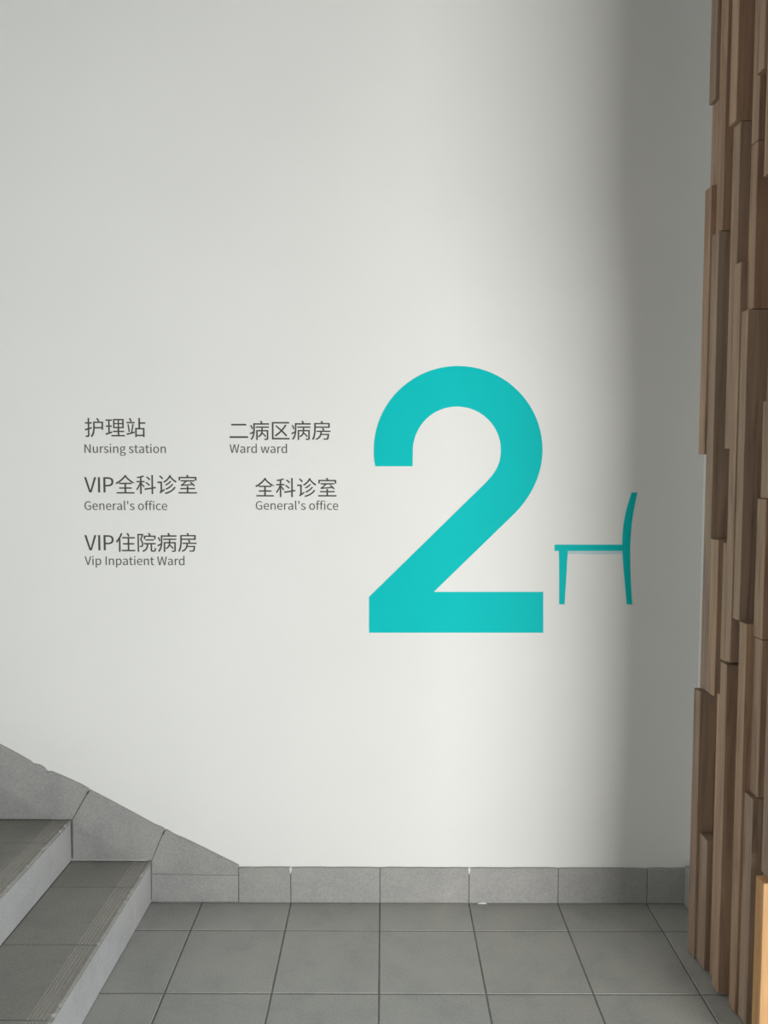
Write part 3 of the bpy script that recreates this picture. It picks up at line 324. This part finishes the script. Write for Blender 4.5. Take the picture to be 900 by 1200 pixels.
def window(name, x0, x1, y0, y1, z0, z1):
    along_x = (x1 - x0) > (y1 - y0)
    w = structure(box(name, x0, x1, y0, y1, z0, z0 + 0.05, M_FRAME))
    box('frame_rail', x0, x1, y0, y1, z1 - 0.05, z1, M_FRAME, w)
    for t in (0.0, 0.5, 1.0):
        if along_x:
            m = x0 + (x1 - x0) * t
            lo = min(max(m - 0.025, x0), x1 - 0.05)
            box('frame_post', lo, lo + 0.05, y0, y1, z0 + 0.05, z1 - 0.05, M_FRAME, w)
        else:
            m = y0 + (y1 - y0) * t
            lo = min(max(m - 0.025, y0), y1 - 0.05)
            box('frame_post', x0, x1, lo, lo + 0.05, z0 + 0.05, z1 - 0.05, M_FRAME, w)
    if along_x:
        ym = (y0 + y1) / 2
        box('pane', x0 + 0.05, x1 - 0.05, ym - 0.003, ym + 0.003, z0 + 0.05, z1 - 0.05, M_GLASS, w)
    else:
        xm = (x0 + x1) / 2
        box('pane', xm - 0.003, xm + 0.003, y0 + 0.05, y1 - 0.05, z0 + 0.05, z1 - 0.05, M_GLASS, w)
    return w

window('window_1', a, b, ROOM_F - 0.13, ROOM_F - 0.07, c, d)
window('added_fill_window', ROOM_L - 0.13, ROOM_L - 0.07, e3, f3, g3, h3)  # made-up window around the added fill lamp
window('window_2', ROOM_R + 0.07, ROOM_R + 0.13, e, f, g, h)

# ------------------------------------------------------------------ floor: mortar bed + every tile
floor = structure(box('floor', ROOM_L, ROOM_R, ROOM_F, 0.0, -0.15, -0.0016, M_GROUT))
GAP = 0.0050
STAIR_X, RISE, RUN, STAIR_W, SKEW = -0.780, 0.1425, 0.2665, 1.28, 0.020
xs = [JOINT_X + TILE * i for i in range(-11, 16)]
ys = [0.0] + [-(JOINT_Y + TILE * j) for j in range(0, 20)]
tile_cache = {}
for j in range(len(ys) - 1):
    for i in range(len(xs) - 1):
        x0, x1, y1, y0 = xs[i], xs[i + 1], ys[j], ys[j + 1]
        if y0 < -STAIR_W and j > 5 and (x0 < -1.2 or x1 > 2.2):
            continue
        if y1 > -STAIR_W and x1 < STAIR_X:
            continue
        if y0 > CLAD_Y and x0 > CLAD_X:
            continue
        if j > 12:
            continue
        key = j == 0
        if key not in tile_cache:
            tile_cache[key] = bevel_box_mesh('tile', GAP / 2, TILE - GAP / 2, -(y1 - y0) + GAP / 2, -GAP / 2, -0.012, 0.0, 0.0012)
        t = link('tile', tile_cache[key], M_TILE, floor)
        t.location = (x0, y1, random.uniform(-0.0004, 0.0002))
        t.rotation_euler = (random.uniform(-.0012, .0012), random.uniform(-.0012, .0012), 0)


# ------------------------------------------------------------------ skirting of the sign wall
base = structure(box('baseboard_back', STAIR_X + 0.02, CLAD_X, -0.008, 0.0, 0.0, 0.119, M_GROUT))
joints = [-0.4865] + [JOINT_X + TILE * i for i in range(-1, 4)] + [CLAD_X + TILE - 0.145]
for k in range(len(joints) - 1):
    x0, x1 = joints[k] + 0.0013, joints[k + 1] - 0.0013
    x1 = min(x1, CLAD_X - 0.001)
    n = 9
    pts = [(x0, 0.003), (x1, 0.003)]
    for q in range(n + 1):
        t = q / n
        top = 0.1225 + random.uniform(-0.0007, 0.0007) - (0.0012 if q in (0, n) else 0)
        pts.append((x1 + (x0 - x1) * t, top))
    prism_xz('skirting_tile', pts, -0.010 - random.uniform(0, 0.0015), -0.0005, M_SKIRT, base, 0.0010)
for key in ('A', 'A2', 'B', 'C'):
    prism_xz('skirting_tile', STAIR_SKIRTING[key], -0.0105, -0.0005, M_SKIRT, base)
back_pts = [(-1.32, 0.30), (-1.045, 0.290), (-1.044, 0.15), (-0.785, 0.15), (-0.782, 0.01), (-0.50, 0.01), (-0.50, 0.11), (-0.735, 0.235), (-0.99, 0.375), (-1.32, 0.54)]
prism_xz('mortar_bed', back_pts, -0.0082, -0.0003, M_GROUT, base)
for k in range(3, 8):                       # skirting further up the flight, outside the frame
    x1 = STAIR_X - RUN * (k - 1) - 0.001
    x0 = x1 - RUN + 0.002
    z0 = RISE * k
    lo = 0.2545 + RISE * (k - 1) + 0.0
    prism_xz('skirting_tile', [(x0, z0 + 0.002), (x1, z0 + 0.002), (x1, lo), (x0, lo + RISE)], -0.0105, -0.0005, M_SKIRT, base)
for px in (JOINT_X - TILE, JOINT_X + TILE):          # dabs of white filler in two skirting joints
    prism_xz('filler_dab', [(px - 0.0010, 0.104), (px + 0.0012, 0.104), (px + 0.0030, 0.117), (px + 0.0042, 0.1228), (px - 0.0040, 0.1228), (px - 0.0028, 0.116)], -0.0128, -0.004, M_PAINT, base)
prism_xz('filler_dab', [(0.318, 0.001), (0.350, 0.001), (0.346, 0.004), (0.335, 0.0055), (0.324, 0.004)], -0.0135, -0.004, M_PAINT, base)
right_base = structure(box('baseboard_right', 1.013, CLAD_X - 0.001, -0.212, -0.0125, 0.003, 0.135, M_SKIRT, None, 0.0015))

# ------------------------------------------------------------------ staircase
stairs = thing('staircase', 'grey tiled staircase climbing to the left along the white wall', 'staircase', (0, 0, 0))
tread_y = [0.0] + [-(JOINT_Y + 0.004 + TILE * j) for j in range(0, 4)]
tread_y = [v for v in tread_y if v > -STAIR_W + 0.05] + [-STAIR_W]

def tread_mesh(y1, y0, seed):
    rng = random.Random(seed)
    T = 0.013
    # profile from the nose backwards: rounded nose, five worn anti-slip grooves, flat
    prof = [(-0.002, -T), (0.000, -T + 0.003), (0.0005, -0.005), (-0.001, -0.002), (-0.004, 0.0)]
    for gx in (0.0195, 0.030, 0.0395, 0.0485, 0.0575):
        prof += [(-gx + 0.0026, 0.0), (-gx + 0.0018, -0.0012), (-gx - 0.0018, -0.0012), (-gx - 0.0026, 0.0)]
    prof += [(-RUN - 0.0008, 0.0), (-RUN - 0.0008, -T)]
    L = y1 - y0
    n = max(4, int(L / 0.005))
    chip, cur = [], 0.0
    for q in range(n + 1):                      # chipped front edge
        cur = cur * 0.45 + rng.uniform(0, 0.0014)
        if rng.random() < 0.045:
            cur += rng.uniform(0.002, 0.006)
        chip.append(min(cur, 0.009))
    verts, faces = [], []
    m = len(prof)
    for q in range(n + 1):
        y = y1 - 0.0015 - (L - 0.003) * q / n
        for k, (x, z) in enumerate(prof):
            dx = -chip[q] * (1.0, 1.0, 1.0, 0.9, 0.75)[k] if k < 5 else 0.0
            dz = -chip[q] * 0.2 if k in (3, 4) else 0.0
            verts.append((x + dx + SKEW * y, y, z + dz))
    for q in range(n):
        for k in range(m):
            a_, b_ = q * m + k, q * m + (k + 1) % m
            faces.append((a_, b_, b_ + m, a_ + m))
    faces.append(tuple(range(m - 1, -1, -1)))
    faces.append(tuple(range(n * m, n * m + m)))
    me = bpy.data.meshes.new('tread_tile')
    me.from_pydata(verts, [], faces)
    bm = bmesh.new()
    bm.from_mesh(me)
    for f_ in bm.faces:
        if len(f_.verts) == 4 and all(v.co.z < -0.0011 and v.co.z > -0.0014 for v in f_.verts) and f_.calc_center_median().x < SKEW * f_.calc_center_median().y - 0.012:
            f_.material_index = 1  # groove floors take the painted-light colour
    bmesh.ops.recalc_face_normals(bm, faces=list(bm.faces))
    bm.to_mesh(me)
    bm.free()
    return me

def sheared_box(name, x0, x1, y0, y1, z0, z1, mat, parent, bev=0.0):
    me = bevel_box_mesh(name, x0, x1, y0, y1, z0, z1, bev)
    for v in me.vertices:
        v.co.x += SKEW * v.co.y
    return link(name, me, mat, parent)

for k in range(8):
    xf = STAIR_X - RUN * k
    zt = RISE * (k + 1)
    xb = xf - RUN - 0.009 if k < 7 else ROOM_L + 0.03
    step = sheared_box('step', xb, xf - 0.010, -STAIR_W + 0.004, -0.005, 0.0 if k == 0 else 0.001, zt - 0.013, M_CORE, stairs)
    for j in range(len(tread_y) - 1):
        t = link('tread_tile', tread_mesh(tread_y[j] - (0.0035 if j == 0 else 0), tread_y[j + 1], 31 * k + j), M_TREAD, step)
        t.data.materials.append(M_GROOVE_LIT)
        t.location = (xf, 0, zt)
        sheared_box('riser_tile', xf - 0.0105, xf - 0.0015, tread_y[j + 1] + 0.0012, tread_y[j] - (0.005 if j == 0 else 0.0012),
                    RISE * k + 0.002, zt - 0.0125, M_RISER, step, 0.0006)

# ------------------------------------------------------------------ timber cladding on the right
clad = thing('timber_cladding', 'wall cladding of uneven vertical brown timber slats at the right', 'wood cladding', (CLAD_X, -0.45, 0))
def slat(x, yn, yf, z0, z1, tone=None, mat=None):
    j = random.uniform(-0.0012, 0.0012)
    me = bevel_box_mesh('slat', x + j, CLAD_X - 0.001, -yn, -yf, z0, z1, 0.0013)
    o = link('slat', me, mat or M_WOOD, clad)
    w = random.uniform(-0.05, 0.05)
    t = tone or random.uniform(0.84, 1.06)
    o.color = (t * (1 + w), t, t * (1 - w), 1)
    o.location = (-CLAD_X, 0.45, 0)
    return o
for yf, yn, X, z0, z1 in SLATS:
    lit_slat = yn == 0.715 and z0 < 0.01  # lower end slat gets the timber with light in its colour
    slat(X, yn, yf, z0, z1, 1.08 if (yn == 0.258 and X == 0.943) else (1.0 if lit_slat else None), M_WOOD_LIT if lit_slat else None)
for yf, yn, X, z0 in ((0.717, 0.750, 0.940, 1.66), (0.752, 0.788, 0.915, 1.90)):      # unseen upper columns, added to widen the shadow on the upper wall
    slat(X, yn, yf, z0, 2.6 + yn / 4)
    slat(X + 0.010, yn, yf, 2.602 + yn / 4, ROOM_H - 0.02)
# ------------------------------------------------------------------ wall graphics
numeral = thing('wall_numeral', 'large teal numeral 2 on the white wall', 'numeral', (0, 0, 0))
vinyl('numeral_face', [NUMERAL], M_TEAL, numeral)
chair = thing('chair_pictogram', 'flat teal side view of a chair, to the right of the big numeral', 'pictogram', (0, 0, 0))
vinyl('seat', [CHAIR_SEAT], M_TEAL, chair)
vinyl('leg', [CHAIR_LEG], M_TEAL, chair)
vinyl('backrest', [CHAIR_BACK], M_TEAL, chair)
bd = vinyl('printed_shadow', [CHAIR_SHADOW], M_PALE, chair, 0.0004)  # drop shadow of the chair drawing, printed as a pale strip
bd['label'] = 'pale blue drop shadow printed under the seat'
for label, chars, eng in ENTRIES:
    root = thing('wall_lettering', label, 'lettering', (0, 0, 0), 'room directions on the wall')
    for ch, x, z, k in chars:
        if ch == '二':
            for c_ in GLYPHS[ch]:
                vinyl('stroke', [[(x + px * k, z + pz * k) for px, pz in c_]], M_INK, root)
            continue
        vinyl('letter' if ch in 'VIP' else 'character', [[(x + px * k, z + pz * k) for px, pz in c_] for c_ in GLYPHS[ch]], M_INK, root)
    s, x, z, k = eng
    vinyl('english_line', [[(x + px * k, z + pz * k) for px, pz in c_] for c_ in ENGLISH[s]], M_INK2, root)
